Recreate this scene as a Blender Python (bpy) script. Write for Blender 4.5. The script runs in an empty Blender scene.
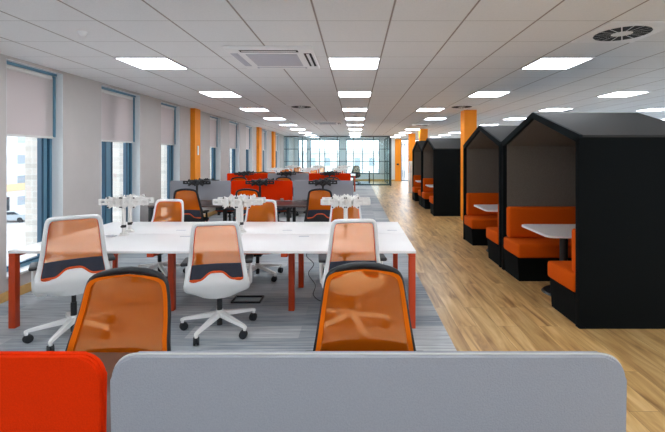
import bpy, bmesh, math, random
from mathutils import Vector, Matrix
random.seed(7)
S = bpy.context.scene
COL = S.collection
PI = math.pi
H = 2.705            # ceiling height
WX = -3.85           # inner face of the window wall
YE = 25.0            # end wall
XR = 12.0
YB = -5.0

# ------------------------------------------------------------------ materials
def srgb(r, g, b):
    f = lambda c: (c/255/12.92) if c/255 <= 0.04045 else ((c/255+0.055)/1.055)**2.4
    return (f(r), f(g), f(b), 1)
MATS = {}
def mat(name, rgb, rough=0.6, metal=0.0, noise=0.0, scale=60, bump=0.0, spec=0.5, emit=None, estr=0, coat=0, sheen=0):
    if name in MATS: return MATS[name]
    m = bpy.data.materials.new(name); m.use_nodes = True
    nt = m.node_tree; N = nt.nodes; L = nt.links
    p = N['Principled BSDF']
    c = srgb(*rgb)
    p.inputs['Base Color'].default_value = c
    p.inputs['Roughness'].default_value = rough
    p.inputs['Metallic'].default_value = metal
    p.inputs['Specular IOR Level'].default_value = spec
    p.inputs['Coat Weight'].default_value = coat
    p.inputs['Sheen Weight'].default_value = sheen
    if emit:
        p.inputs['Emission Color'].default_value = emit
        p.inputs['Emission Strength'].default_value = estr
    tc = N.new('ShaderNodeTexCoord')
    nz = N.new('ShaderNodeTexNoise'); nz.inputs['Scale'].default_value = scale
    nz.inputs['Detail'].default_value = 4
    L.new(tc.outputs['Object'], nz.inputs['Vector'])
    mr = N.new('ShaderNodeMapRange')
    mr.inputs['To Min'].default_value = 1-noise; mr.inputs['To Max'].default_value = 1+noise
    mr.inputs['From Min'].default_value = .3; mr.inputs['From Max'].default_value = .7
    L.new(nz.outputs['Fac'], mr.inputs['Value'])
    vm = N.new('ShaderNodeVectorMath'); vm.operation = 'SCALE'
    vm.inputs[0].default_value = c[:3]
    L.new(mr.outputs['Result'], vm.inputs['Scale'])
    L.new(vm.outputs['Vector'], p.inputs['Base Color'])
    if bump:
        b = N.new('ShaderNodeBump'); b.inputs['Strength'].default_value = bump
        b.inputs['Distance'].default_value = .003
        L.new(nz.outputs['Fac'], b.inputs['Height']); L.new(b.outputs['Normal'], p.inputs['Normal'])
    MATS[name] = m
    return m

def node_mat(name):
    m = bpy.data.materials.new(name); m.use_nodes = True
    MATS[name] = m
    return m, m.node_tree.nodes, m.node_tree.links, m.node_tree.nodes['Principled BSDF']

def ramp(N, stops, interp='LINEAR'):
    r = N.new('ShaderNodeValToRGB'); cr = r.color_ramp; cr.interpolation = interp
    while len(cr.elements) < len(stops): cr.elements.new(.5)
    for e, (pos, c) in zip(cr.elements, stops):
        e.position = pos; e.color = c
    return r

def mapping(N, L, scale=(1,1,1), rot=(0,0,0), loc=(0,0,0), out='Object'):
    tc = N.new('ShaderNodeTexCoord'); mp = N.new('ShaderNodeMapping')
    mp.inputs['Scale'].default_value = scale; mp.inputs['Rotation'].default_value = rot
    mp.inputs['Location'].default_value = loc
    L.new(tc.outputs[out], mp.inputs['Vector'])
    return mp

def mult(N, L, a, b, fac=1.0, mode='MULTIPLY'):
    x = N.new('ShaderNodeMix'); x.data_type = 'RGBA'; x.blend_type = mode
    x.inputs['Factor'].default_value = fac
    L.new(a, x.inputs[6]); L.new(b, x.inputs[7])
    return x.outputs[2]

def wood_floor():
    m, N, L, p = node_mat('oak_plank_floor')
    mp = mapping(N, L, rot=(0, 0, PI/2))
    br = N.new('ShaderNodeTexBrick')
    br.offset = .37; br.inputs['Scale'].default_value = 1.0
    br.inputs['Mortar Size'].default_value = .0016; br.inputs['Mortar Smooth'].default_value = .2
    br.inputs['Brick Width'].default_value = 1.25; br.inputs['Row Height'].default_value = .19
    br.inputs['Color1'].default_value = (0,0,0,1); br.inputs['Color2'].default_value = (1,1,1,1)
    br.inputs['Mortar'].default_value = (.35,.35,.35,1)
    L.new(mp.outputs['Vector'], br.inputs['Vector'])
    bw = N.new('ShaderNodeRGBToBW'); L.new(br.outputs['Color'], bw.inputs['Color'])
    # grain offset per plank
    tc = N.new('ShaderNodeTexCoord')
    add = N.new('ShaderNodeVectorMath'); add.operation = 'ADD'
    cm = N.new('ShaderNodeCombineXYZ')
    ml = N.new('ShaderNodeMath'); ml.operation = 'MULTIPLY'; ml.inputs[1].default_value = 13
    L.new(bw.outputs['Val'], ml.inputs[0]); L.new(ml.outputs[0], cm.inputs['X']); L.new(ml.outputs[0], cm.inputs['Y'])
    L.new(tc.outputs['Object'], add.inputs[0]); L.new(cm.outputs[0], add.inputs[1])
    sc = N.new('ShaderNodeMapping'); sc.inputs['Scale'].default_value = (8, .9, 1)
    L.new(add.outputs[0], sc.inputs['Vector'])
    nz = N.new('ShaderNodeTexNoise'); nz.inputs['Scale'].default_value = 1.6; nz.inputs['Detail'].default_value = 5
    nz.inputs['Distortion'].default_value = .7
    L.new(sc.outputs[0], nz.inputs['Vector'])
    r = ramp(N, [(.30, srgb(136, 98, 54)), (.42, srgb(184, 143, 88)), (.54, srgb(206, 168, 110)), (.70, srgb(226, 194, 140))])
    L.new(nz.outputs['Fac'], r.inputs['Fac'])
    r2 = ramp(N, [(0, (.76,.74,.72,1)), (.33, (.80,.80,.80,1)), (1, (1.0,1.0,1.0,1))])
    L.new(bw.outputs['Val'], r2.inputs['Fac'])
    c = mult(N, L, r.outputs['Color'], r2.outputs['Color'])
    # knots
    s2 = N.new('ShaderNodeMapping'); s2.inputs['Scale'].default_value = (3.4, 1.2, 1)
    L.new(add.outputs[0], s2.inputs['Vector'])
    vo = N.new('ShaderNodeTexVoronoi'); vo.inputs['Scale'].default_value = 1.5
    L.new(s2.outputs[0], vo.inputs['Vector'])
    r3 = ramp(N, [(0, (.40,.30,.24,1)), (.06, (.62,.52,.46,1)), (.18, (1,1,1,1))])
    L.new(vo.outputs['Distance'], r3.inputs['Fac'])
    c = mult(N, L, c, r3.outputs['Color'], .8)
    r4 = ramp(N, [(0, (1,1,1,1)), (1, (.55,.5,.45,1))])
    L.new(br.outputs['Fac'], r4.inputs['Fac'])
    c = mult(N, L, c, r4.outputs['Color'])
    L.new(c, p.inputs['Base Color'])
    p.inputs['Roughness'].default_value = .32; p.inputs['Specular IOR Level'].default_value = .6
    return m

def carpet():
    m, N, L, p = node_mat('grey_streaked_carpet')
    mp = mapping(N, L)
    br = N.new('ShaderNodeTexBrick'); br.offset = .5
    br.inputs['Scale'].default_value = 1.0
    br.inputs['Brick Width'].default_value = 1.0; br.inputs['Row Height'].default_value = .25
    br.inputs['Mortar Size'].default_value = .0012
    br.inputs['Color1'].default_value = (0,0,0,1); br.inputs['Color2'].default_value = (1,1,1,1)
    br.inputs['Mortar'].default_value = (.2,.2,.2,1)
    L.new(mp.outputs[0], br.inputs['Vector'])
    r = ramp(N, [(0, srgb(156, 164, 170)), (.5, srgb(174, 180, 184)), (1, srgb(194, 197, 198))])
    L.new(br.outputs['Color'], r.inputs['Fac'])
    m2 = mapping(N, L, scale=(1.1, 26, 1))
    nz = N.new('ShaderNodeTexNoise'); nz.inputs['Scale'].default_value = 1.5; nz.inputs['Detail'].default_value = 5
    nz.inputs['Roughness'].default_value = .65
    L.new(m2.outputs[0], nz.inputs['Vector'])
    r2 = ramp(N, [(.32, (.56,.58,.61,1)), (.48, (.90,.90,.91,1)), (.68, (1.18,1.17,1.15,1))])
    L.new(nz.outputs['Fac'], r2.inputs['Fac'])
    c = mult(N, L, r.outputs['Color'], r2.outputs['Color'])
    n3 = N.new('ShaderNodeTexNoise'); n3.inputs['Scale'].default_value = 220
    L.new(mp.outputs[0], n3.inputs['Vector'])
    b = N.new('ShaderNodeBump'); b.inputs['Strength'].default_value = .5; b.inputs['Distance'].default_value = .004
    L.new(n3.outputs['Fac'], b.inputs['Height']); L.new(b.outputs['Normal'], p.inputs['Normal'])
    L.new(c, p.inputs['Base Color'])
    p.inputs['Roughness'].default_value = .95; p.inputs['Specular IOR Level'].default_value = .1
    return m

def ceiling_mat():
    m, N, L, p = node_mat('ceiling_tile_grid')
    tc = N.new('ShaderNodeTexCoord'); sp = N.new('ShaderNodeSeparateXYZ')
    L.new(tc.outputs['Object'], sp.inputs[0])
    def line(out, off, half):
        a = N.new('ShaderNodeMath'); a.operation = 'ADD'; a.inputs[1].default_value = off
        L.new(out, a.inputs[0])
        w = N.new('ShaderNodeMath'); w.operation = 'PINGPONG'; w.inputs[1].default_value = .3
        L.new(a.outputs[0], w.inputs[0])
        c = N.new('ShaderNodeMath'); c.operation = 'LESS_THAN'; c.inputs[1].default_value = half
        L.new(w.outputs[0], c.inputs[0])
        return c.outputs[0]
    # tile edges along Y lie at x = -0.316 + 0.6 k ; across at y = 4.48 + 0.6 k
    lx = line(sp.outputs['X'], .316+60*.6, .0065)
    lx2 = line(sp.outputs['X'], .316+60*.6, .012)
    ly = line(sp.outputs['Y'], -4.48+60*.6, .0035)
    nz = N.new('ShaderNodeTexNoise'); nz.inputs['Scale'].default_value = 90; L.new(tc.outputs['Object'], nz.inputs['Vector'])
    base = ramp(N, [(.3, srgb(240, 241, 241)), (.7, srgb(246, 246, 246))]); L.new(nz.outputs['Fac'], base.inputs['Fac'])
    def mixc(f, a, col):
        x = N.new('ShaderNodeMix'); x.data_type = 'RGBA'
        L.new(f, x.inputs['Factor']); L.new(a, x.inputs[6]); x.inputs[7].default_value = col
        return x.outputs[2]
    c = mixc(ly, base.outputs['Color'], srgb(186, 184, 182))
    c = mixc(lx2, c, srgb(232, 230, 228))
    c = mixc(lx, c, srgb(160, 150, 145))
    L.new(c, p.inputs['Base Color'])
    p.inputs['Roughness'].default_value = .9
    return m

def mesh_fabric(name, rgb, opacity, tint=(1, .84, .66, 1)):
    m, N, L, p = node_mat(name)
    c = srgb(*rgb)
    p.inputs['Base Color'].default_value = c; p.inputs['Roughness'].default_value = .8; p.inputs['Specular IOR Level'].default_value = .08
    tl = N.new('ShaderNodeBsdfTranslucent'); tl.inputs['Color'].default_value = c
    m1 = N.new('ShaderNodeMixShader'); m1.inputs[0].default_value = .4
    L.new(p.outputs[0], m1.inputs[1]); L.new(tl.outputs[0], m1.inputs[2])
    tr = N.new('ShaderNodeBsdfTransparent'); tr.inputs['Color'].default_value = tint
    m2 = N.new('ShaderNodeMixShader'); m2.inputs[0].default_value = opacity
    # fine weave
    L.new(tr.outputs[0], m2.inputs[1]); L.new(m1.outputs[0], m2.inputs[2])
    tc = N.new('ShaderNodeTexCoord'); nz = N.new('ShaderNodeTexNoise'); nz.inputs['Scale'].default_value = 900
    L.new(tc.outputs['Object'], nz.inputs['Vector'])
    mr = N.new('ShaderNodeMapRange'); mr.inputs['To Min'].default_value = opacity-.02; mr.inputs['To Max'].default_value = opacity+.02
    L.new(nz.outputs['Fac'], mr.inputs['Value']); L.new(mr.outputs[0], m2.inputs[0])
    L.new(m2.outputs[0], N['Material Output'].inputs['Surface'])
    return m

def glass_mat(name, tint, refl=.08, rough=.0):
    m, N, L, p = node_mat(name)
    tr = N.new('ShaderNodeBsdfTransparent'); tr.inputs['Color'].default_value = tint
    gl = N.new('ShaderNodeBsdfGlossy'); gl.inputs['Roughness'].default_value = rough
    fr = N.new('ShaderNodeFresnel'); fr.inputs['IOR'].default_value = 1.4
    mx = N.new('ShaderNodeMixShader')
    ml = N.new('ShaderNodeMath'); ml.operation = 'MINIMUM'; ml.inputs[1].default_value = refl
    L.new(fr.outputs[0], ml.inputs[0]); L.new(ml.outputs[0], mx.inputs[0])
    L.new(tr.outputs[0], mx.inputs[1]); L.new(gl.outputs[0], mx.inputs[2])
    L.new(mx.outputs[0], N['Material Output'].inputs['Surface'])
    return m

def blind_mat():
    m, N, L, p = node_mat('blind_fabric')
    c = srgb(214, 205, 203)
    p.inputs['Base Color'].default_value = c; p.inputs['Roughness'].default_value = .9
    tl = N.new('ShaderNodeBsdfTranslucent'); tl.inputs['Color'].default_value = srgb(225, 214, 214)
    mx = N.new('ShaderNodeMixShader'); mx.inputs[0].default_value = .28
    L.new(p.outputs[0], mx.inputs[1]); L.new(tl.outputs[0], mx.inputs[2])
    mp = mapping(N, L, scale=(1, 160, 160)); wv = N.new('ShaderNodeTexNoise'); wv.inputs['Scale'].default_value = 2
    L.new(mp.outputs[0], wv.inputs['Vector'])
    r = ramp(N, [(.3, srgb(198, 190, 188)), (.7, srgb(222, 213, 211))]); L.new(wv.outputs['Fac'], r.inputs['Fac'])
    L.new(r.outputs['Color'], p.inputs['Base Color'])
    L.new(mx.outputs[0], N['Material Output'].inputs['Surface'])
    return m

def brick_mat():
    m, N, L, p = node_mat('pale_brickwork')
    tc = N.new('ShaderNodeTexCoord'); sp = N.new('ShaderNodeSeparateXYZ'); cb = N.new('ShaderNodeCombineXYZ')
    L.new(tc.outputs['Object'], sp.inputs[0])
    a = N.new('ShaderNodeMath'); a.operation = 'ADD'; L.new(sp.outputs['X'], a.inputs[0]); L.new(sp.outputs['Y'], a.inputs[1])
    L.new(a.outputs[0], cb.inputs['X']); L.new(sp.outputs['Z'], cb.inputs['Y'])
    br = N.new('ShaderNodeTexBrick'); br.inputs['Scale'].default_value = 1
    br.inputs['Brick Width'].default_value = .225; br.inputs['Row Height'].default_value = .075
    br.inputs['Mortar Size'].default_value = .006
    br.inputs['Color1'].default_value = srgb(214, 206, 198); br.inputs['Color2'].default_value = srgb(188, 182, 176)
    br.inputs['Mortar'].default_value = srgb(205, 202, 198)
    L.new(cb.outputs[0], br.inputs['Vector']); L.new(br.outputs['Color'], p.inputs['Base Color'])
    p.inputs['Roughness'].default_value = .9
    return m

def facade_mat(name, wall, glass, bw, rh, mort):
    m, N, L, p = node_mat(name)
    tc = N.new('ShaderNodeTexCoord'); sp = N.new('ShaderNodeSeparateXYZ'); cb = N.new('ShaderNodeCombineXYZ')
    L.new(tc.outputs['Object'], sp.inputs[0])
    a = N.new('ShaderNodeMath'); a.operation = 'ADD'; L.new(sp.outputs['X'], a.inputs[0]); L.new(sp.outputs['Y'], a.inputs[1])
    L.new(a.outputs[0], cb.inputs['X']); L.new(sp.outputs['Z'], cb.inputs['Y'])
    br = N.new('ShaderNodeTexBrick'); br.inputs['Scale'].default_value = 1; br.offset = 0
    br.inputs['Brick Width'].default_value = bw; br.inputs['Row Height'].default_value = rh
    br.inputs['Mortar Size'].default_value = mort; br.inputs['Mortar Smooth'].default_value = 0
    br.inputs['Color1'].default_value = srgb(*glass); br.inputs['Color2'].default_value = srgb(*[min(255, v+25) for v in glass])
    br.inputs['Mortar'].default_value = srgb(*wall)
    L.new(cb.outputs[0], br.inputs['Vector']); L.new(br.outputs['Color'], p.inputs['Base Color'])
    p.inputs['Roughness'].default_value = .8
    return m

M_wood = wood_floor(); M_carpet = carpet(); M_ceil = ceiling_mat()
M_mesh = mesh_fabric('orange_chair_mesh', (255, 136, 34), .48, (1, .76, .60, 1))
M_dmesh = mesh_fabric('dark_chair_mesh', (40, 46, 52), .8)
M_meshd = mesh_fabric('orange_chair_mesh_dense', (255, 122, 8), .52, (1, .62, .30, 1))
M_glass = glass_mat('window_glass', (.96, .98, .98, 1))
M_pglass = glass_mat('partition_glass', (.86, .94, .95, 1), .10)
M_blind = blind_mat(); M_brick = brick_mat()
M_wall = mat('painted_wall', (196, 190, 186), .85, noise=.015, scale=8)
M_reveal = mat('white_reveal', (226, 230, 232), .8)
M_wallw = mat('white_wall', (226, 228, 228), .85, noise=.01, scale=6)
M_col = mat('orange_column_paint', (250, 148, 6), .6, noise=.02, scale=5)
M_skirt = mat('oak_skirting', (214, 172, 104), .5, noise=.08, scale=20)
M_fr_d = mat('dark_blue_frame', (24, 72, 98), .35)
M_fr_l = mat('light_blue_daylit_frame', (104, 146, 168), .3, metal=.2)  # on sash faces this lighter blue stands for reflected daylight
M_sill = mat('white_sill', (232, 232, 232), .4)
M_wdesk = mat('white_laminate', (238, 236, 235), .32, noise=.01, scale=6)
M_ddesk = mat('dark_walnut_laminate', (74, 56, 52), .35, noise=.15, scale=14)
M_oleg = mat('orange_red_steel', (192, 62, 14), .4)
M_bleg = mat('black_steel', (24, 26, 28), .4)
M_white = mat('white_plastic', (232, 232, 230), .35)
M_wfab = mat('off_white_metal', (226, 224, 220), .35)
M_black = mat('black_plastic', (22, 24, 27), .45)
M_char = mat('charcoal_upholstery', (58, 60, 70), .9, spec=.1, noise=.12, scale=200, bump=.4)
M_orim = mat('orange_rim', (226, 84, 12), .6)
M_rubber = mat('caster_rubber', (20, 24, 30), .5)
M_red = mat('orange_red_screen_felt', (222, 50, 6), .95, spec=.05, noise=.06, scale=260, bump=.4)
M_grey = mat('grey_screen_felt', (156, 159, 166), .95, spec=.1, noise=.05, scale=260, bump=.4)
M_piping = mat('screen_edge_piping', (190, 190, 186), .8)
M_booth = mat('black_booth_felt', (15, 18, 19), .97, noise=.10, scale=160, bump=.3, spec=.1)
M_bedge = mat('dark_booth_frame', (14, 24, 27), .9, spec=.2)
M_lining = mat('brown_grey_lining_felt', (112, 105, 97), .97, noise=.12, scale=110, bump=.3, spec=.1)
M_broof = mat('grey_booth_roof', (45, 45, 44), .9, noise=.08, scale=90)
M_ofab = mat('orange_upholstery', (206, 84, 8), .9, spec=.1, noise=.05, scale=200, bump=.3)
M_light = mat('lit_panel', (240, 240, 240), .5, emit=(.88, .93, 1, 1), estr=11.0)
M_lframe = mat('light_frame', (224, 222, 226), .5)
M_vent = mat('vent_white', (246, 246, 246), .5)
M_ventd = mat('vent_dark', (10, 12, 13), .7)
M_grille = mat('vent_grille', (196, 196, 204), .7, noise=.1, scale=180)
M_steel = mat('brushed_steel', (150, 150, 150), .35, metal=.9)
M_gframe = mat('dark_teal_frame', (28, 62, 66), .4)
M_asph = mat('pale_tarmac', (150, 150, 152), .95, noise=.08, scale=.5)
M_carp = mat('silver_car_paint', (150, 160, 168), .3, metal=.3)
M_carg = mat('car_glass', (40, 48, 56), .15)
M_bldg1 = facade_mat('grey_facade', (190, 192, 194), (128, 138, 148), 3.4, 3.2, .9)
M_bldg2 = facade_mat('pale_facade', (212, 208, 204), (140, 148, 156), 2.6, 3.0, .8)
M_band = mat('tan_band', (196, 166, 134), .8)
M_tree = mat('tree_green', (92, 112, 84), .9, noise=.3, scale=4)

# ------------------------------------------------------------------ geometry helpers
def nb(): return bmesh.new()
def add_box(bm, x0, x1, y0, y1, z0, z1, bev=0, seg=2, M=None):
    t = bmesh.new()
    bmesh.ops.create_cube(t, size=1)
    for v in t.verts:
        v.co = Vector(((x0+x1)/2+v.co.x*(x1-x0), (y0+y1)/2+v.co.y*(y1-y0), (z0+z1)/2+v.co.z*(z1-z0)))
    if bev:
        bmesh.ops.bevel(t, geom=t.edges[:], offset=bev, segments=seg, profile=.5, affect='EDGES')
    merge(bm, t, M)
def merge(bm, t, M=None):
    if M is not None: bmesh.ops.transform(t, matrix=M, verts=t.verts)
    me = bpy.data.meshes.new('tmp'); t.to_mesh(me); t.free(); bm.from_mesh(me); bpy.data.meshes.remove(me)
def add_cyl(bm, p0, p1, r0, r1=None, seg=16, M=None):
    r1 = r0 if r1 is None else r1
    p0 = Vector(p0); p1 = Vector(p1); d = p1-p0
    t = bmesh.new()
    bmesh.ops.create_cone(t, cap_ends=True, segments=seg, radius1=r0, radius2=r1, depth=d.length)
    q = d.to_track_quat('Z', 'Y').to_matrix().to_4x4()
    bmesh.ops.transform(t, matrix=Matrix.Translation((p0+p1)/2) @ q, verts=t.verts)
    merge(bm, t, M)
def add_tube(bm, pts, r, seg=8, closed=False):
    pts = [Vector(p) for p in pts]; n = len(pts); rings = []
    up = Vector((0, 0, 1))
    for i, p in enumerate(pts):
        a = pts[(i-1) % n] if (closed or i > 0) else p
        b = pts[(i+1) % n] if (closed or i < n-1) else p
        d = (b-a).normalized()
        ref = Vector((0, 1, 0)) if abs(d.dot(Vector((0, 1, 0)))) < .9 else up
        u = d.cross(ref).normalized(); w = u.cross(d).normalized()
        rr = r[i] if isinstance(r, (list, tuple)) else r
        rings.append([bm.verts.new(p+(u*math.cos(2*PI*k/seg)+w*math.sin(2*PI*k/seg))*rr) for k in range(seg)])
    m = n if closed else n-1
    for i in range(m):
        A = rings[i]; B = rings[(i+1) % n]
        for k in range(seg): bm.faces.new((A[k], A[(k+1) % seg], B[(k+1) % seg], B[k]))
    if not closed:
        bm.faces.new(rings[0][::-1]); bm.faces.new(rings[-1])
def add_prism(bm, poly, axis, a, b):
    """poly in the plane across axis ('x': (y,z), 'y': (x,z), 'z': (x,y)), extruded from a to b"""
    f = {'x': lambda p, t: (t, p[0], p[1]), 'y': lambda p, t: (p[0], t, p[1]), 'z': lambda p, t: (p[0], p[1], t)}[axis]
    A = [bm.verts.new(f(p, a)) for p in poly]; B = [bm.verts.new(f(p, b)) for p in poly]
    n = len(poly)
    bm.faces.new(A[::-1]); bm.faces.new(B)
    for i in range(n): bm.faces.new((A[i], A[(i+1) % n], B[(i+1) % n], B[i]))
def obj(name, bm, m, parent=None, smooth=None, mats=None):
    bmesh.ops.recalc_face_normals(bm, faces=bm.faces[:])
    me = bpy.data.meshes.new(name); bm.to_mesh(me); bm.free()
    for mm in (mats or [m]): me.materials.append(mm)
    o = bpy.data.objects.new(name, me); COL.objects.link(o)
    if parent is not None: o.parent = parent
    if smooth is not None:
        for p in me.polygons: p.use_smooth = True
        me.set_sharp_from_angle(angle=math.radians(smooth))
    return o
def boxo(name, x0, x1, y0, y1, z0, z1, m, parent=None, bev=0):
    bm = nb(); add_box(bm, x0, x1, y0, y1, z0, z1, bev)
    return obj(name, bm, m, parent, 40 if bev else None)
def thing(name, label, cat, loc=(0, 0, 0), rz=0, group=None):
    o = bpy.data.objects.new(name, None); COL.objects.link(o)
    o.empty_display_size = .1
    o.location = loc; o.rotation_euler = (0, 0, rz)
    return tag(o, label, cat, group)
def tag(o, label, cat, group=None):
    o['label'] = label; o['category'] = cat
    if group: o['group'] = group
    return o
def struct(o): o['kind'] = 'structure'; return o
def copy_tree(o, parent=None, loc=None, rz=None, label=None, group=None, kids=None):
    c = o.copy(); COL.objects.link(c)
    if parent is not None: c.parent = parent
    if loc is not None: c.location = loc
    if rz is not None: c.rotation_euler = (0, 0, rz)
    if label: c['label'] = label
    if group: c['group'] = group
    for ch in list(KIDS.get(o.name, [])) if False else [x for x in o.children]:
        copy_tree(ch, c)
    return c
KIDS = {}

# ------------------------------------------------------------------ camera
cam = bpy.data.cameras.new('camera'); camo = bpy.data.objects.new('camera', cam); COL.objects.link(camo)
cam.sensor_width = 36; cam.lens = 400/665*36
cam.shift_x = -(355.5-332.5)/665; cam.shift_y = -(216-155.5)/665
camo.location = (0, 0, 1.6); camo.rotation_euler = (PI/2, 0, 0)
cam.clip_start = .05; cam.clip_end = 500
S.camera = camo

# ------------------------------------------------------------------ shell
CX = .83
o = boxo('floor', CX, 4.2, YB, YE, -.2, 0, M_wood); struct(o)
o = boxo('floor', 4.2, XR, YB, YE, -.2, 0, M_carpet); struct(o); o.name = 'floor.002'  # unseen carpet past the booths, added to cut warm bounce onto the ceiling
o = boxo('floor_carpet', WX-.0, CX, YB, YE, -.2, 0, M_carpet); struct(o); o.name = 'floor.001'
struct(boxo('ceiling', -4.4, XR+.2, YB-.2, YE+.3, H, H+.2, M_ceil))
bm = nb()
add_box(bm, -4.3, XR, YB-.2, YB, -.2, .25); add_box(bm, -4.3, XR, YB-.2, YB, 2.6, H)
ADDED_BACK_WIN = [(-3.2, -2.0), (2.0, 3.4), (7, 8.4)]  # made-up windows behind the camera, added for fill daylight
bx = [-4.3]+[v for q in ADDED_BACK_WIN for v in q]+[XR]
for i in range(0, len(bx), 2): add_box(bm, bx[i], bx[i+1], YB-.2, YB, .25, 2.6)
struct(obj('wall_back', bm, M_wallw))
for i, (a, b) in enumerate(ADDED_BACK_WIN):
    q = bpy.data.objects.new('window_%d' % (i+20), None); COL.objects.link(q); struct(q); q.location = ((a+b)/2, YB-.1, .25)
    bm = nb(); w = (b-a)/2
    for u in (-w, -.03, w-.06): add_box(bm, u, u+.06, -.03, .03, 0, 2.35)
    for z in (0, 2.29): add_box(bm, -w, w, -.03, .03, z, z+.06)
    obj('window_frame', bm, M_fr_d, q); boxo('pane', -w, w, -.004, .004, 0, 2.35, M_glass, q)
bm = nb()
ADDED_RIGHT_WIN = [(-4+3.6*k, -4+3.6*k+2.2) for k in range(8)]  # invented openings in the unseen right wall, letting in extra daylight
bx = [YB-.2]+[v for q in ADDED_RIGHT_WIN for v in q]+[YE+.2]
for i in range(0, len(bx), 2): add_box(bm, XR, XR+.2, bx[i], bx[i+1], -.2, H)
for a, b in ADDED_RIGHT_WIN: add_box(bm, XR, XR+.2, a, b, -.2, .3); add_box(bm, XR, XR+.2, a, b, 2.5, H)
struct(obj('wall_right', bm, M_wallw))
for i, (a, b) in enumerate(ADDED_RIGHT_WIN):
    q = bpy.data.objects.new('window_%d' % (i+30), None); COL.objects.link(q); struct(q); q.location = (XR+.1, (a+b)/2, .3)
    bm = nb(); w = (b-a)/2
    for u in (-w, -.03, w-.06): add_box(bm, -.03, .03, u, u+.06, 0, 2.2)
    for z in (0, 2.14): add_box(bm, -.03, .03, -w, w, z, z+.06)
    obj('window_frame', bm, M_fr_d, q); boxo('pane', -.004, .004, -w, w, 0, 2.2, M_glass, q)

# window openings (y0, y1); sill .24, head 2.67
WIN = [(-1.74, -.89), (-.09, 1.0), (1.77, 2.62),  # these three are out of view, added for their light
       (4.41, 5.265), (6.06, 7.15), (7.92, 8.77), (10.58, 11.42), (12.2, 13.28), (14.06, 14.92), (16.6, 17.45), (19.3, 20.3), (22.0, 23.2)]
ZS, ZH = .24, 2.67
bm = nb(); bo = nb()
edges = [YB] + [v for w in WIN for v in w] + [YE+.2]
for i in range(0, len(edges), 2):
    add_box(bm, WX-.2, WX, edges[i], edges[i+1], -.2, H)
    add_box(bo, WX-.5, WX-.2, edges[i], edges[i+1], -8, H+1)
for a, b in WIN:
    add_box(bm, WX-.2, WX, a, b, -.2, ZS); add_box(bm, WX-.2, WX, a, b, ZH, H)
    add_box(bo, WX-.5, WX-.2, a, b, -8, ZS-.05); add_box(bo, WX-.5, WX-.2, a, b, ZH, H+1)
wl = struct(obj('wall_left', bm, M_wall))
obj('brick_skin', bo, M_brick, wl)
# skirting along the window wall, between columns
struct(boxo('baseboard_left', WX, WX+.018, YB, 9.33, 0, .1, M_skirt))
struct(boxo('baseboard_left', WX, WX+.018, 9.66, 21.45, 0, .1, M_skirt)).name = 'baseboard_left.001'

def blind(i, a, b):
    lab = {3: 'pale roller blind half down at the nearest window', 4: 'pale roller blind half down at the second window from the camera',
           5: 'pale roller blind half down at the window just before the first orange column',
           6: 'pale roller blind half down at the first window past the near orange column',
           7: 'pale roller blind half down at the second window past the near orange column',
           8: 'pale roller blind at the window just before the second orange column',
           9: 'pale roller blind at the window between the two farthest left orange columns',
           10: 'pale roller blind at the window past the last left orange column'}.get(i)
    t = thing('roller_blind', lab, 'blind', (WX-.105, (a+b)/2, 1.82), 0, 'roller blinds on the window wall')
    w = (b-a)/2-.015
    boxo('fabric', -.002, .002, -w+.02, w-.02, .02, .79, M_blind, t)
    bm = nb(); add_box(bm, -.02, .02, -w+.01, w-.05, .762, .815, .012); obj('roller', bm, M_wfab, t, 40)
    boxo('bottom_bar', -.008, .008, -w+.02, w-.02, 0, .028, M_wfab, t, .003)
    boxo('headrail', -.035, .035, -w, w, .815, .849, M_fr_l, t)
    boxo('guide_channel', -.02, .02, w-.028, w, 0.02, .81, M_fr_l, t)

for i, (a, b) in enumerate(WIN):
    t = bpy.data.objects.new('window_%d' % (i+1), None); COL.objects.link(t); struct(t)
    t.location = (WX-.2, (a+b)/2, ZS)
    w = (b-a)/2; hh = ZH-ZS
    # white reveal linings
    # frame
    bm = nb()
    for s in (-1, 1): add_box(bm, .0, .06, s*w-(.035 if s > 0 else 0), s*w+(0 if s > 0 else .035), 0, hh)
    add_box(bm, .0, .06, -w+.035, w-.035, 0, .06); add_box(bm, .0, .06, -w+.035, w-.035, hh-.06, hh)
    fr = obj('window_frame', bm, M_fr_l, t)
    bm = nb()
    # the opening sash: dark edges each side of a lighter face, daylight painted in
    wide = (b-a) > 1
    xs = [(-w+.035, -w+.065), (w-.065, w-.035), (w-.17, w-.135)]
    if wide: xs += [(-.215, -.185), (-.045, -.015)]
    for u0, u1 in xs: add_box(bm, -.005, .05, u0, u1, .06, hh-.06)
    add_box(bm, -.005, .05, -w+.065, w-.065, .06, .085)
    obj('sash', bm, M_fr_d, t)
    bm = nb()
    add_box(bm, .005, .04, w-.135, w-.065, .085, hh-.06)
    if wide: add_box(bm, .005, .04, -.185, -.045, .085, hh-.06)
    obj('daylit_sash_face', bm, M_fr_l, t)
    boxo('pane', -.012, -.006, -w+.036, w-.036, .06, hh-.06, M_glass, t)
    boxo('window_sill', .06, .225, -w+.0, w-.0, -.0, .025, M_sill, t)
    bm = nb()
    for s in (-1, 1): add_box(bm, .06, .198, s*w-(.006 if s > 0 else 0), s*w+(0 if s > 0 else .006), .025, hh-.0)
    add_box(bm, .06, .198, -w+.006, w-.006, hh-.005, hh)
    obj('reveal_lining', bm, M_reveal, t)
    if 3 <= i <= 10: blind(i, a, b)

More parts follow.
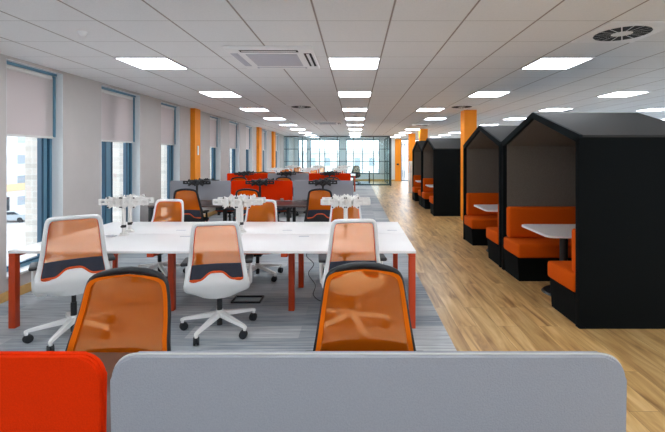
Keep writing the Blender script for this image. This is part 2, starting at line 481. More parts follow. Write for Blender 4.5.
# columns
struct(boxo('trim_1', WX, WX+.105, 9.33, 9.66, 0, H, M_col))
struct(boxo('trim_2', WX, WX+.105, 15.55, 15.98, 0, H, M_col))
struct(boxo('trim_3', WX, WX+.105, 18.35, 18.75, 0, H, M_col))
struct(boxo('trim_4', 2.64, 2.94, 9.70, 10.05, 0, H, M_col))
struct(boxo('trim_5', 2.68, 3.0, 16.6, 16.95, 0, H, M_col))
struct(boxo('trim_6', 2.68, 3.0, 20.0, 20.35, 0, H, M_col))
o = boxo('wall_switch', -.006, .006, -.04, .04, -.11, .11, M_white); o.location = (WX+.112, 9.5, 1.72)
tag(o, 'white switch box on the nearest left orange column', 'switch')

# end wall with windows of the glazed room, door and a window past it
ENDW = [(-3.6, -3.0), (-2.85, -1.0), (-.6, 1.5)]
bm = nb(); xs = [-4.05] + [v for w in ENDW for v in w] + [2.84]
for i in range(0, len(xs), 2): add_box(bm, xs[i], xs[i+1], YE, YE+.2, -.2, H)
for a, b in ENDW: add_box(bm, a, b, YE, YE+.2, -.2, .45); add_box(bm, a, b, YE, YE+.2, 2.6, H)
add_box(bm, 4.4, XR, YE, YE+.2, -.2, H); add_box(bm, 2.84, 4.4, YE, YE+.2, 2.6, H); add_box(bm, 2.84, 4.4, YE, YE+.2, -.2, .0)
struct(obj('wall_end', bm, M_wallw))
for i, (a, b, z0) in enumerate([(-3.6, -3.0, .45), (-2.85, -1.0, .45), (-.6, 1.5, .45), (2.84, 4.4, 0)]):
    t = bpy.data.objects.new('window_%d' % (i+13), None); COL.objects.link(t); struct(t)
    t.location = ((a+b)/2, YE+.08, z0)
    w = (b-a)/2; hh = 2.6-z0
    bm = nb()
    for u in ([-w, w-.05] + ([-.025] if w > .3 else [])): add_box(bm, u, u+.05, 0, .07, 0, hh)
    for z in (0, hh-.05): add_box(bm, -w, w, 0, .07, z, z+.05)
    obj('window_frame', bm, M_fr_d, t)
    boxo('pane', -w, w, .03, .036, 0, hh, M_glass, t)
t = bpy.data.objects.new('door_1', None); COL.objects.link(t); struct(t); t.location = (2.47, YE-.04, 0)
boxo('door_leaf', 0, .37, 0, .04, 0, 2.62, M_col, t)
boxo('door_handle', .1, .24, -.03, 0, 1.0, 1.1, M_black, t, .01)
struct(boxo('baseboard_end', 1.86, 2.47, YE-.02, YE, 0, .1, M_skirt))
struct(boxo('trim_7', -3.85, 1.85, YE-.02, YE, 0, .12, M_skirt))

# glazed partition Y = 21.5
YG = 21.5
t = bpy.data.objects.new('wall_glass', None); COL.objects.link(t); struct(t); t.location = (0, YG, 0)
bm = nb()
vx = [-3.845, -2.86, -1.93, -.98, -.12, .96, 1.82]
for x in vx: add_box(bm, x-.018, x+.018, -.025, .025, 0, 2.63)
for z in (0, .6, 1.27, 1.93, 2.585): add_box(bm, -3.85, 1.84, -.022, .022, z, z+(.06 if z in (0, 2.585) else .03))
obj('glazing_frame', bm, M_gframe, t)
for a, b in zip(vx[:-1], vx[1:]): boxo('pane', a+.018, b-.018, -.006, .006, .06, 2.58, M_pglass, t)
bm = nb()
for y in (.08, 1.2, 2.3, YE-YG-.04): add_box(bm, 1.80, 1.84, y-.02, y+.02, 0, 2.63)
for z in (0, .6, 1.27, 1.93, 2.585): add_box(bm, 1.80, 1.84, .02, YE-YG, z, z+.04)
obj('side_glazing_frame', bm, M_gframe, t)
boxo('side_pane', 1.815, 1.825, .03, YE-YG-.02, .06, 2.58, M_pglass, t)
struct(boxo('trim_8', -3.85, 1.9, YG-.05, YG+.05, 2.64, H, M_wallw))
t = bpy.data.objects.new('door_2', None); COL.objects.link(t); struct(t); t.location = (1.86, YG-.45, 0)
bm = nb()
add_box(bm, -.03, .03, 0, .08, 0, 2.55); add_box(bm, -.03, .03, .36, .42, 0, 2.55); add_box(bm, -.02, .02, .08, .36, 0, .1); add_box(bm, -.02, .02, .08, .36, 2.47, 2.55)
obj('door_frame', bm, M_gframe, t)
boxo('pane', -.005, .005, .08, .36, .1, 2.47, M_pglass, t)
boxo('door_handle', -.08, -.03, .02, .05, .95, 1.25, M_gframe, t)

# ------------------------------------------------------------------ ceiling fittings
ORD = ['nearest', 'second', 'third', 'fourth', 'fifth', 'sixth', 'seventh', 'eighth', 'ninth']
rows_named = {-2.416: 'row nearest the windows', -.016: 'middle row over the aisle', 2.384: 'row in front of the booths',
              4.784: 'first row beyond the booth roofs', 7.184: 'second row beyond the booth roofs', 9.584: 'row farthest to the right'}
proto = None
for X, rn in rows_named.items():
    k = 0
    for j in range(-3, 9):
        Y = 4.78+2.4*j
        if Y < YB+.4 or Y > YE-.5: continue
        if j < 0: lab = 'square white ceiling light panel overhead, beyond the top edge of the photo'
        else:
            lab = 'square lit ceiling panel, %s from the camera in the %s' % (ORD[j], rn)
        XX = 1.784 if (X == 2.384 and j == 2) else X
        if proto is None:
            t = thing('ceiling_light', lab, 'ceiling light', (X, Y, H-.012), 0, 'square light panels in the ceiling')
            bm = nb(); r = .297
            for s in (-1, 1):
                add_box(bm, s*r-(.016 if s > 0 else 0), s*r+(0 if s > 0 else .016), -r, r, 0, .0118)
                add_box(bm, -r+.016, r-.016, s*r-(.016 if s > 0 else 0), s*r+(0 if s > 0 else .016), 0, .0118)
            obj('frame', bm, M_lframe, t); boxo('diffuser', -.281, .281, -.281, .281, .003, .010, M_light, t)
            proto = t
        else:
            copy_tree(proto, None, (XX, Y, H-.012), 0, lab)

def cassette(x, y, label):
    t = thing('air_conditioning_cassette', label, 'air conditioner', (x, y, H-.0352), 0, 'ceiling air conditioning cassettes')
    bm = nb(); add_box(bm, -.45, .45, -.475, .475, 0, .035, .012); obj('fascia', bm, M_vent, t, 40)
    boxo('grille', -.27, .27, -.27, .27, -.006, 0, M_grille, t)
    for s in (0, 1, 2, 3):
        Mx = Matrix.Rotation(s*PI/2, 4, 'Z')
        bm = nb(); add_box(bm, -.3, .3, -.425, -.345, -.001, .002, M=Mx); obj('slot', bm, M_ventd if s < 2 else M_grille, t)
        bm = nb(); add_box(bm, -.28, .28, -.40, -.37 if s else -.385, -.006, -.001, M=Mx)
        obj('louver', bm, M_vent if s != 3 else M_grille, t)
    return t
cassette(-.89, 4.49, 'square ceiling air conditioner cassette nearest the camera')
cassette(-.93, 13.4, 'square ceiling air conditioner cassette far off before the glazed room')

def diffuser(x, y, label):
    t = thing('swirl_diffuser', label, 'ceiling vent', (x, y, H-.0135), 0, 'swirl diffusers in the ceiling')
    boxo('plate', -.297, .297, -.297, .297, 0, .0135, M_vent, t, .003)
    bm = nb(); add_cyl(bm, (0, 0, -.003), (0, 0, .0), .235, seg=40); obj('ring', bm, M_vent, t)
    bm = nb()
    for k in range(16):
        a = k*2*PI/16
        p = []
        for rr, da in ((.085, -.14), (.225, -.172), (.225, .172), (.085, .14)):
            p.append((rr*math.cos(a+da), rr*math.sin(a+da)))
        A = [bm.verts.new((q[0], q[1], -.0045)) for q in p]; B = [bm.verts.new((q[0], q[1], -.0028)) for q in p]
        bm.faces.new(A[::-1]); bm.faces.new(B)
        for i in range(4): bm.faces.new((A[i], A[(i+1) % 4], B[(i+1) % 4], B[i]))
    obj('slots', bm, M_ventd, t)
diffuser(2.384, 3.58, 'round swirl ceiling vent nearest the camera at the top right')
diffuser(2.384, 8.98, 'round swirl ceiling vent just before the near right orange column')
diffuser(2.384, 14.38, 'round swirl ceiling vent far off in front of the booths')
diffuser(-1.216, 8.98, 'round swirl ceiling vent behind the near air conditioner')
def detector(x, y, label):
    bm = nb(); add_cyl(bm, (0, 0, 0), (0, 0, .03), .03, .045, 20); add_cyl(bm, (0, 0, -.015), (0, 0, 0), .018, .03, 16)
    o = obj('smoke_detector', bm, M_vent, None, 40); o.location = (x, y, H-.03)
    tag(o, label, 'smoke detector', 'small round ceiling detectors')
detector(-2.44, 3.58, 'small round detector on the ceiling at the upper left')
detector(-.016, 10.7, 'small round detector in the middle aisle row of ceiling tiles')

# ------------------------------------------------------------------ office chair (sitter faces +Y)
OUT0 = [(0, 1.04), (.14, 1.038), (.176, 1.025), (.191, .99), (.203, .88), (.215, .76), (.23, .66), (.248, .56), (.266, .47), (.268, .43), (.248, .402), (.17, .388), (.115, .352), (0, .338)]
INN0 = [(0, 1.005), (.13, 1.003), (.152, .995), (.163, .965), (.173, .88), (.184, .76), (.197, .66), (.212, .56), (.218, .522), (.207, .502), (.16, .503), (.112, .535), (.07, .578), (0, .584)]
def yb(u, z):
    y = -.235-.10*(z-.5)+.55*u*u
    y += .035*math.exp(-((z-.66)/.12)**2)
    if z < .5: y += (.5-z)*.35
    return y
def full(half):   # half outline (u >= 0, top to bottom) -> closed loop
    return half+[(-u, z) for u, z in half[-2:0:-1]]
def half_at(half, z):
    pts = [p for p in half]
    for (u0, z0), (u1, z1) in zip(pts[2:-5], pts[3:-4]):
        if z0 >= z >= z1: return u0+(u1-u0)*(z0-z)/(z0-z1+1e-9)
    return pts[2][0] if z > .9 else pts[8][0]
def chair(kind, label):
    blk = kind in ('black', 'dark'); KX = 1.09 if blk else 1.04
    OUT = [(u*KX, z) for u, z in OUT0]; INN = [(u*KX, z) for u, z in INN0]
    mf = M_black if blk else M_white
    t = thing('office_chair', label, 'chair')
    # star base: legs as sub-parts of the hub
    bm = nb(); add_cyl(bm, (0, 0, .125), (0, 0, .185), .042, .032, 20)
    base = obj('base', bm, mf, t, 40)
    for k in range(5):
        a = 2*PI*k/5; Mx = Matrix.Rotation(a, 4, 'Z')
        bm = nb()
        prof = [(.02, .13, .030, .17), (.12, .118, .026, .152), (.24, .105, .020, .132), (.325, .095, .016, .118), (.35, .088, .012, .108)]
        rings = []
        for (x, zl, w, zh) in prof:
            rings.append([bm.verts.new(Mx @ Vector((x, yy, zz))) for yy, zz in ((-w, zl), (w, zl), (w*.8, zh), (-w*.8, zh))])
        for A, B in zip(rings[:-1], rings[1:]):
            for q in range(4): bm.faces.new((A[q], A[(q+1) % 4], B[(q+1) % 4], B[q]))
        bm.faces.new(rings[0][::-1]); bm.faces.new(rings[-1])
        add_cyl(bm, Mx @ Vector((.335, 0, .07)), Mx @ Vector((.335, 0, .11)), .013, seg=10)
        obj('leg', bm, mf, base, 50)
        # caster
        bm = nb(); ca = a+.6
        c = Mx @ Vector((.335, 0, .036))
        d = Vector((math.cos(ca), math.sin(ca), 0)); n = Vector((-d.y, d.x, 0)); c2 = c-d*.012
        for s in (-1, 1): add_cyl(bm, c2+n*s*.007, c2+n*s*.024, .036, .033, 18)
        add_cyl(bm, c2-n*.012, c2+n*.012, .022, seg=12); add_cyl(bm, c+Vector((0, 0, .01)), c+Vector((0, 0, .06)), .010, seg=8)
        obj('caster', bm, M_rubber, base, 40)
    bm = nb(); add_cyl(bm, (0, 0, .045), (0, 0, .30), .024, seg=16); add_cyl(bm, (0, 0, .30), (0, 0, .37), .018, seg=16)
    obj('gas_lift', bm, M_black, t, 40)
    U = []
    bm = nb(); add_box(bm, -.075, .075, -.13, .13, .345, .395, .012)
    add_box(bm, -.20, -.075, -.01, .03, .36, .385, .006); add_box(bm, .075, .20, -.01, .03, .36, .385, .006)
    add_cyl(bm, (.19, .0, .37), (.25, .0, .365), .012, seg=10)
    U.append(obj('mechanism', bm, M_black, t, 40))
    # back yoke from mechanism to the shell
    bm = nb()
    pts = [(-.06, -.08), (.06, -.08), (.105, -.17), (-.105, -.17)]
    A = [bm.verts.new((x, y, .365 if y > -.1 else .385)) for x, y in pts]; B = [bm.verts.new((x, y, .395 if y > -.1 else .425)) for x, y in pts]
    bm.faces.new(A[::-1]); bm.faces.new(B)
    for i in range(4): bm.faces.new((A[i], A[(i+1) % 4], B[(i+1) % 4], B[i]))
    U.append(obj('back_yoke', bm, mf, t))
    # seat
    bm = nb(); nx, ny = 12, 12
    def seatpt(i, j, top):
        u = -1+2*i/nx; v = -1+2*j/ny
        s = 1-.10*abs(v)**4-(.06 if v < 0 else .0)*abs(v)
        x = .245*u*s; y = .065+.225*v*(1-.10*abs(u)**4)
        e = max(abs(u), abs(v))**8
        z = .478-.014*e-.014*(1-u*u)*(1-v*v)-.02*max(0, v-.5)**2*4 if top else .405+.02*e
        return (x, y, z)
    T = [[bm.verts.new(seatpt(i, j, True)) for j in range(ny+1)] for i in range(nx+1)]
    Bm = [[bm.verts.new(seatpt(i, j, False)) for j in range(ny+1)] for i in range(nx+1)]
    for i in range(nx):
        for j in range(ny):
            bm.faces.new((T[i][j], T[i+1][j], T[i+1][j+1], T[i][j+1])); bm.faces.new((Bm[i][j], Bm[i][j+1], Bm[i+1][j+1], Bm[i+1][j]))
    ring = [(i, 0) for i in range(nx)]+[(nx, j) for j in range(ny)]+[(i, ny) for i in range(nx, 0, -1)]+[(0, j) for j in range(ny, 0, -1)]
    for (a, b), (c, d) in zip(ring, ring[1:]+ring[:1]): bm.faces.new((T[a][b], Bm[a][b], Bm[c][d], T[c][d]))
    st = obj('seat', bm, M_char, t, 60); U.append(st)
    bm = nb(); loop = [seatpt(a, b, False) for a, b in ring]
    add_tube(bm, [(p[0]*1.005, .065+(p[1]-.065)*1.005, .425) for p in loop], .006, 6, True); obj('seat_piping', bm, M_orim, st, 60)
    # back frame
    fo, fi = full(OUT), full(INN)
    # resample via linear subdivision for smoothness
    def dens(l, n=2):
        r = []
        for i in range(len(l)):
            a = l[i]; b = l[(i+1) % len(l)]
            for k in range(n): r.append((a[0]+(b[0]-a[0])*k/n, a[1]+(b[1]-a[1])*k/n))
        return r
    def smooth(l):
        n = len(l)
        return [((l[i-1][0]+2*l[i][0]+l[(i+1) % n][0])/4, (l[i-1][1]+2*l[i][1]+l[(i+1) % n][1])/4) for i in range(n)]
    fo = smooth(dens(fo)); fi = smooth(dens(fi))
    nst = 4; th = .013
    bm = nb(); n = len(fo); rows = []
    # ring cross-section: front face and rear face with rounded edges
    sect = []
    for k in range(nst+1): sect.append((k/nst, +1))
    for k in range(nst, -1, -1): sect.append((k/nst, -1))
    for i in range(n):
        r = []
        for s, side in sect:
            u = fo[i][0]+(fi[i][0]-fo[i][0])*s; z = fo[i][1]+(fi[i][1]-fo[i][1])*s
            off = th*(1-abs(2*s-1)**4*.55)
            r.append(bm.verts.new((u, yb(u, z)+side*off, z)))
        rows.append(r)
    m = len(sect)
    for i in range(n):
        A, B = rows[i], rows[(i+1) % n]
        for k in range(m): bm.faces.new((A[k], A[(k+1) % m], B[(k+1) % m], B[k]))
    bf = obj('back_frame', bm, mf, t, 60); U.append(bf)
    # mesh filling the frame
    bm = nb(); c = [p for p in fi]
    zs = [1.004-(1.004-.505)*k/18 for k in range(19)]; nu = 12; G = []
    for z in zs:
        w = half_at(INN, z)+.006
        if z > .99: w = .14
        zz = z
        G.append([bm.verts.new((w*(-1+2*k/nu), yb(w*(-1+2*k/nu), zz)+.012, zz)) for k in range(nu+1)])
    for A, B in zip(G[:-1], G[1:]):
        for k in range(nu): bm.faces.new((A[k], A[k+1], B[k+1], B[k]))
    U.append(obj('mesh_back', bm, M_dmesh if kind == 'dark' else M_meshd if blk else M_mesh, t, 60))
    # dense orange edge of the mesh
    bm = nb()
    k_in = .90 if blk else .965
    loopo = [p for p in fi]
    vs = []
    for (u, z) in loopo:
        zc = .78+(z-.78)*(.965 if blk else .98)
        if blk and abs(u) > .1:
            u += math.copysign(.024, u); z = z+.010 if z > .9 else z
        vs.append((bm.verts.new((u, yb(u, z)+.008, z)), bm.verts.new((u*k_in, yb(u*k_in, zc)+.006, zc)), bm.verts.new((u*k_in, yb(u*k_in, zc)+.016, zc)), bm.verts.new((u, yb(u, z)+.016, z))))
    for i in range(n):
        A = vs[i]; B = vs[(i+1) % n]
        for k in range(4): bm.faces.new((A[k], A[(k+1) % 4], B[(k+1) % 4], B[k]))
    U.append(obj('mesh_border', bm, M_black if kind == 'dark' else M_orim if not blk else mat('orange_mesh_edge', (242, 118, 8), .7, spec=.1), t, 60))
    # lumbar pad behind the mesh
    bm = nb(); G = []
    nu = 24; nv = 5
    for side in (0, 1):
        g = []
        for j in range(nv+1):
            row = []
            for k in range(nu+1):
                q = -1+2*k/nu
                zb = .521+.070*math.exp(-(q*.2/.09)**4)+.012 if abs(q) < .9 else .525
                zt = .652+.012*(1-q*q)
                z = zb+(zt-zb)*j/nv
                u = q*(half_at(INN, z)-.004)
                rib = .0018*math.cos(q*55) if side == 0 else 0
                e = .004 if (j in (0, nv) or k in (0, nu)) else 0
                row.append(bm.verts.new((u, yb(u, z)-(.010-e+rib if side == 0 else -.002), z)))
            g.append(row)
        G.append(g)
    for g in G:
        for A, B in zip(g[:-1], g[1:]):
            for k in range(nu): bm.faces.new((A[k], A[k+1], B[k+1], B[k]))
    a, b = G
    for k in range(nu):
        bm.faces.new((a[0][k], a[0][k+1], b[0][k+1], b[0][k])); bm.faces.new((a[nv][k], a[nv][k+1], b[nv][k+1], b[nv][k]))
    for j in range(nv):
        bm.faces.new((a[j][0], a[j+1][0], b[j+1][0], b[j][0])); bm.faces.new((a[j][nu], a[j+1][nu], b[j+1][nu], b[j][nu]))
    U.append(obj('lumbar_pad', bm, M_char, t, 50))
    bm = nb(); pts = []
    for k in range(nu+1):
        q = -1+2*k/nu; z = .521+.070*math.exp(-(q*.2/.09)**4)+.004 if abs(q) < .9 else .523
        u = q*(half_at(INN, z)-.006); pts.append((u, yb(u, z)-.006, z))
    add_tube(bm, pts, .0085, 6); U.append(obj('lumbar_trim', bm, M_orim, t, 60))
    # armrests
    for s in (-1, 1):
        bm = nb()
        add_tube(bm, [(s*.19, .01, .385), (s*.25, .01, .39), (s*.272, 0, .42), (s*.275, -.02, .50), (s*.275, -.04, .645)], [.016, .018, .018, .018, .016], 10)
        ar = obj('armrest', bm, mf, t, 60); U.append(ar)
        if blk: ar.scale.z = .93
        bm = nb(); add_box(bm, s*.265-.038, s*.265+.038, -.19, .04, .642, .672, .013, 3); obj('arm_pad', bm, M_black, ar, 50)
    if blk:
        for q in U:
            if q.name.split('.')[0] in ('back_frame', 'mesh_back', 'mesh_border'):
                for v in q.data.vertices:
                    if v.co.z > .8: v.co.z -= .9*v.co.x**2*min(1, (v.co.z-.8)/.15)
    return t
def place(proto, x, y, rz, label, group=None, star=0.0, dz=0.0, first=False):
    c = proto if first else copy_tree(proto)
    c.location = (x, y, 0); c.rotation_euler = (0, 0, rz); c['label'] = label
    if group: c['group'] = group
    for ch in c.children:
        n = ch.name.split('.')[0]
        if n == 'base': ch.rotation_euler = (0, 0, star-rz)
        elif n != 'gas_lift': ch.location.z = dz
    return c
R = math.radians
wc = chair('white', 'x'); bc = chair('black', 'x')
bpy.context.view_layer.update()
GW = 'white framed orange mesh chairs at the white desks'; GB = 'black framed orange mesh chairs at the dark desks'
# near side of the near white bench
place(wc, -2.50, 3.55, R(36), 'white-framed orange mesh office chair at the left end of the near white bench', GW, R(-154), .065, True)
for ch in wc.children:
    if ch.name.startswith('armrest'): ch.location.z = .02
place(wc, -1.25, 3.68, R(12), 'white-framed orange mesh office chair at the middle of the near white bench, back to us', GW, R(-105))
place(wc, -.04, 3.70, R(6), 'white-framed orange mesh office chair seen through the near black-framed chair', GW, R(3), .02)
# far side
place(wc, -2.61, 5.33, R(178), 'white-framed chair across the near white bench, by the second window', GW, R(20), -.05)
place(wc, -1.29, 5.27, R(181), 'white-framed chair across the near white bench, right of the middle monitor arms', GW, R(-36), -.05)
place(wc, -.14, 5.27, R(179), 'white-framed chair across the near white bench, behind the right monitor arms', GW, R(10), -.05)
# foreground desk
place(bc, .045, 1.82, R(180), 'large black-framed orange mesh chair in the foreground behind the grey screen, right of centre', GB, R(10), 0, True)
place(bc, -1.135, 1.73, R(180), 'large black-framed orange mesh chair in the foreground at the left, behind the screens', GB, R(30))

# ------------------------------------------------------------------ bench desks
def bench(name, label, x0, x1, y0, y1, top, leg, nl, ports, xs=None):
    t = thing('bench_desk', label, 'desk', ((x0+x1)/2, (y0+y1)/2, 0), 0, 'long bench desks')
    hx = (x1-x0)/2; hy = (y1-y0)/2
    boxo('desktop', -hx, hx, -hy, -.006, .695, .72, top, t, .003)
    boxo('desktop', -hx, hx, .006, hy, .695, .72, top, t, .003)
    if xs is None: xs = [-hx+.035+(2*hx-.07)*k/(nl-1) for k in range(nl)]
    else: xs = [v-(x0+x1)/2 for v in xs]
    for k, x in enumerate(xs):
        end = k in (0, len(xs)-1)
        for s in (-1, 1):
            y = s*(hy-.035) if end else s*.36
            boxo('leg', x-.03, x+.03, y-.03, y+.03, 0, .66, leg, t, .003)
        boxo('cross_rail', x-.03, x+.03, -hy+.005, hy-.005, .66, .695, leg, t, .003)
    for s in (-1, 1): boxo('long_rail', -hx+.065, hx-.065, s*.30-.02, s*.30+.02, .655, .69, leg, t)
    for (px, py) in ports:
        bm = nb(); add_box(bm, px-.055, px+.055, py-.013, py+.013, 0, .003, .001)
        p = obj('cable_port', bm, M_grille if top is M_wdesk else M_black, t); p.location = (-(x0+x1)/2, -(y0+y1)/2, .7201)
    return t
I1 = (-3.21, .56, 3.69, 5.31)
bench('bench_desk', 'long white bench desk on orange-red legs nearest the camera', *I1, M_wdesk, M_oleg, 4,
      [(-2.05, 4.70), (-.80, 4.70), (.43, 4.70), (-1.85, 4.345), (-.56, 4.345)], xs=[-3.178, -1.90, -.66, .525])
I2 = (-3.62, -.04, 6.97, 8.57)
bench('bench_desk', 'long dark bench desk behind the near white bench', *I2, M_ddesk, M_bleg, 4, [])
I3 = (-3.70, -.10, 10.7, 12.3)
bench('bench_desk', 'long dark bench desk, the second and farther one', *I3, M_ddesk, M_bleg, 4, [])
I4 = (-3.6, -.1, 14.2, 15.8)
bench('bench_desk', 'distant white bench desk just beyond the dark desks', *I4, M_wdesk, M_oleg, 4, [])
I5 = (-3.6, 0.0, 17.7, 19.3)
bench('bench_desk', 'distant white bench desk closest to the glazed room', *I5, M_wdesk, M_oleg, 4, [])
I0 = (-3.13, .665, .2, 1.79)
bench('bench_desk', 'dark bench desk in the foreground carrying the two large screens', *I0, M_ddesk, M_bleg, 4, [])

# ------------------------------------------------------------------ desk screens
def rrect(w, z0, z1, r, n=6):
    p = [(-w, z0), (w, z0)]
    for k in range(n+1): a = PI/2*k/n; p.append((w-r+r*math.cos(a), z1-r+r*math.sin(a)))
    for k in range(n+1): a = PI/2+PI/2*k/n; p.append((-w+r+r*math.cos(a), z1-r+r*math.sin(a)))
    return p
def screen(x0, x1, y, m, label, r=.05, z1=1.105, edge=None):
    t = thing('desk_screen', label, 'desk divider', ((x0+x1)/2, y, .72), 0, 'felt desk divider screens')
    w = (x1-x0)/2; z1 -= .72
    bm = nb(); add_prism(bm, rrect(w, .012, z1, r), 'y', -.016, .016)
    t2 = bmesh.ops.bevel(bm, geom=[e for e in bm.edges if abs(e.verts[0].co.y-e.verts[1].co.y) < 1e-6], offset=.005, segments=3, affect='EDGES')
    obj('panel', bm, m, t, 40)
    bm = nb()
    pts = [(px, 0, pz) for px, pz in rrect(w+.0005, .012, z1+.0005, r)]
    add_tube(bm, pts[1:]+[pts[0]], .0035, 6); obj('seam', bm, edge or m, t, 60)
    for s in (-1, 1):
        boxo('clamp', s*(w-.2)-.03, s*(w-.2)+.03, -.028, .028, .0005, .05, M_steel, t, .003)
    return t
screen(-.601, .665, .996, M_grey, 'large grey felt desk screen across the bottom foreground', .055, 1.105, M_piping)
screen(-1.87, -.628, .996, M_red, 'large orange-red felt desk screen at the bottom left corner', .055, 1.105)
names2 = ['grey felt screen at the window end of the nearer dark desk', 'orange-red felt screen in the middle of the nearer dark desk', 'grey felt screen at the aisle end of the nearer dark desk']
names3 = ['orange-red felt screen at the window end of the farther dark desk', 'grey felt screen in the middle of the farther dark desk', 'orange-red felt screen at the aisle end of the farther dark desk']
for k, (a, b) in enumerate([(-3.60, -2.425), (-2.415, -1.225), (-1.205, -.05)]):
    screen(a, b, 7.77, M_red if k == 1 else M_grey, names2[k], .03, 1.108)
for k, (a, b) in enumerate([(-3.69, -2.53), (-2.52, -1.345), (-1.335, -.14)]):
    screen(a, b, 11.5, M_grey if k == 1 else M_red, names3[k], .03, 1.085)

# ------------------------------------------------------------------ monitor arms
def arm(kind, label):
    mm = M_wfab if kind == 'white' else M_black
    t = thing('monitor_arm', label, 'monitor arm')
    bm = nb(); add_cyl(bm, (0, 0, 0), (0, 0, .012), .055, .05, 24); add_box(bm, -.03, .03, -.03, .03, .012, .03, .004); obj('clamp_base', bm, mm, t, 40)
    bm = nb(); add_cyl(bm, (0, 0, .03), (0, 0, .40), .021, seg=16); obj('pole', bm, mm, t, 40)
    bm = nb(); add_cyl(bm, (0, 0, .085), (0, 0, .115), .024, seg=16); add_cyl(bm, (0, -.02, .1), (0, -.05, .1), .009, seg=10); obj('collar', bm, M_black, t, 40)
    bm = nb()
    add_cyl(bm, (0, 0, .33), (0, 0, .42), .024, seg=16)
    for z in (.345, .385): add_box(bm, -.26, .26, -.014, .010, z-.013, z+.013, .004)
    for x in (-.26, -.19, .19, .26): add_box(bm, x-.014, x+.014, -.017, .013, .335, .398, .004)
    add_box(bm, -.15, .15, -.012, .012, .325, .405, .008)
    obj('crossbar', bm, mm, t, 40)
    for s in (-1, 1):
        bm = nb(); cx = s*.075
        for sa in (-1, 1):
            Mx = Matrix.Translation((cx, -.045, .365)) @ Matrix.Rotation(sa*.66, 4, 'Y')
            add_box(bm, -.09, .09, -.008, .008, -.019, .019, .004, M=Mx)
        add_box(bm, cx-.03, cx+.03, -.047, -.012, .335, .395, .005)
        for dx in (-.045, -.015, .015, .045): add_box(bm, cx+dx-.006, cx+dx+.006, -.054, -.046, .315, .42, .002)
        pl = obj('vesa_plate', bm, mm, t, 40)
        for dx in (-1, 1):
            for dz in (-1, 1):
                bm = nb(); x = cx+dx*.066; z = .365+dz*.051
                add_cyl(bm, (x, -.05, z), (x, -.062, z), .008, seg=10); obj('knob', bm, M_black, pl, 40)
    return t
wa = arm('white', 'x'); ba = arm('black', 'x')
bpy.context.view_layer.update()
def put_arm(p, x, y, rz, label, group, first=False, z=.7204):
    c = p if first else copy_tree(p)
    c.location = (x, y, z); c.rotation_euler = (0, 0, rz); c['label'] = label; c['group'] = group
    return c
ga = 'white twin monitor arms on the white desks'; gb = 'black twin monitor arms on the dark desks'
pos = ['at the window end', 'in the middle', 'at the aisle end']
for k, x in enumerate([-2.54, -1.28, -.09]):
    put_arm(wa, x-.02, 4.42, 0, 'white twin monitor arm %s of the near white bench, near side' % pos[k], ga, k == 0)
    put_arm(wa, x-(.055, .03, .02)[k], 4.60, PI, 'white twin monitor arm %s of the near white bench, far side' % pos[k], ga)
for k, x in enumerate([-3.02, -1.82, -.62]):
    put_arm(ba, x, 7.62, R(6*(k-1)), 'black monitor arm %s of the nearer dark desk, before the screen' % pos[k], gb, k == 0)
    put_arm(ba, x+.05, 7.92, PI, 'black monitor arm %s of the nearer dark desk, behind the screen' % pos[k], gb)
for k, x in enumerate([-3.16, -1.96, -.73]):
    put_arm(ba, x, 11.35, 0, 'black monitor arm %s of the farther dark desk, before the screen' % pos[k], gb)
    put_arm(ba, x+.04, 11.65, PI, 'black monitor arm %s of the farther dark desk, behind the screen' % pos[k], gb)
for nm, yy, ox in (('fourth desk row', 15.0, 0), ('farthest desk row', 18.5, .05)):
    for k, x in enumerate([-3.0, -1.8, -.6]):
        put_arm(wa, x+ox, yy-.09, 0, 'distant white monitor arm %s of the %s, near side' % (pos[k], nm), ga)
        put_arm(wa, x+ox+.06, yy+.09, PI, 'distant white monitor arm %s of the %s, far side' % (pos[k], nm), ga)

# chairs at the other benches
P = ['at the window end', 'in the middle', 'at the aisle end']
for k, (x, rz) in enumerate([(-2.92, 3), (-1.84, -3), (-.60, -2)]):
    place(bc, x, 7.12, R(rz), 'black-framed orange mesh chair %s of the nearer dark desk, back to us' % P[k], GB, R(20*k))
for k, x in enumerate([-2.75, -1.7, -.62]):
    place(bc, x, 8.75, PI, 'black-framed orange mesh chair %s of the nearer dark desk, across the screens' % P[k], GB, R(33*k))
for k, x in enumerate([-2.98, -1.86, -.66]):
    place(bc, x, 10.5, R(4*k), 'black-framed orange mesh chair %s of the farther dark desk, back to us' % P[k], GB, R(17*k), .02)
for k, x in enumerate([-2.95, -1.8, -.7]):
    place(bc, x, 12.45, PI, 'black-framed orange mesh chair %s of the farther dark desk, across the screens' % P[k], GB, R(29*k), .05)
for nm, y0 in (('fourth desk row', 14.2), ('farthest desk row', 17.7)):
    for k, x in enumerate([-2.9, -1.75, -.7]):
        place(wc, x, y0-.32, R(3), 'distant white-framed chair %s of the %s, near side' % (P[k], nm), GW, R(25*k), .03)
        place(wc, x, y0+1.92, PI, 'distant white-framed chair %s of the %s, far side' % (P[k], nm), GW, R(40*k), .03)

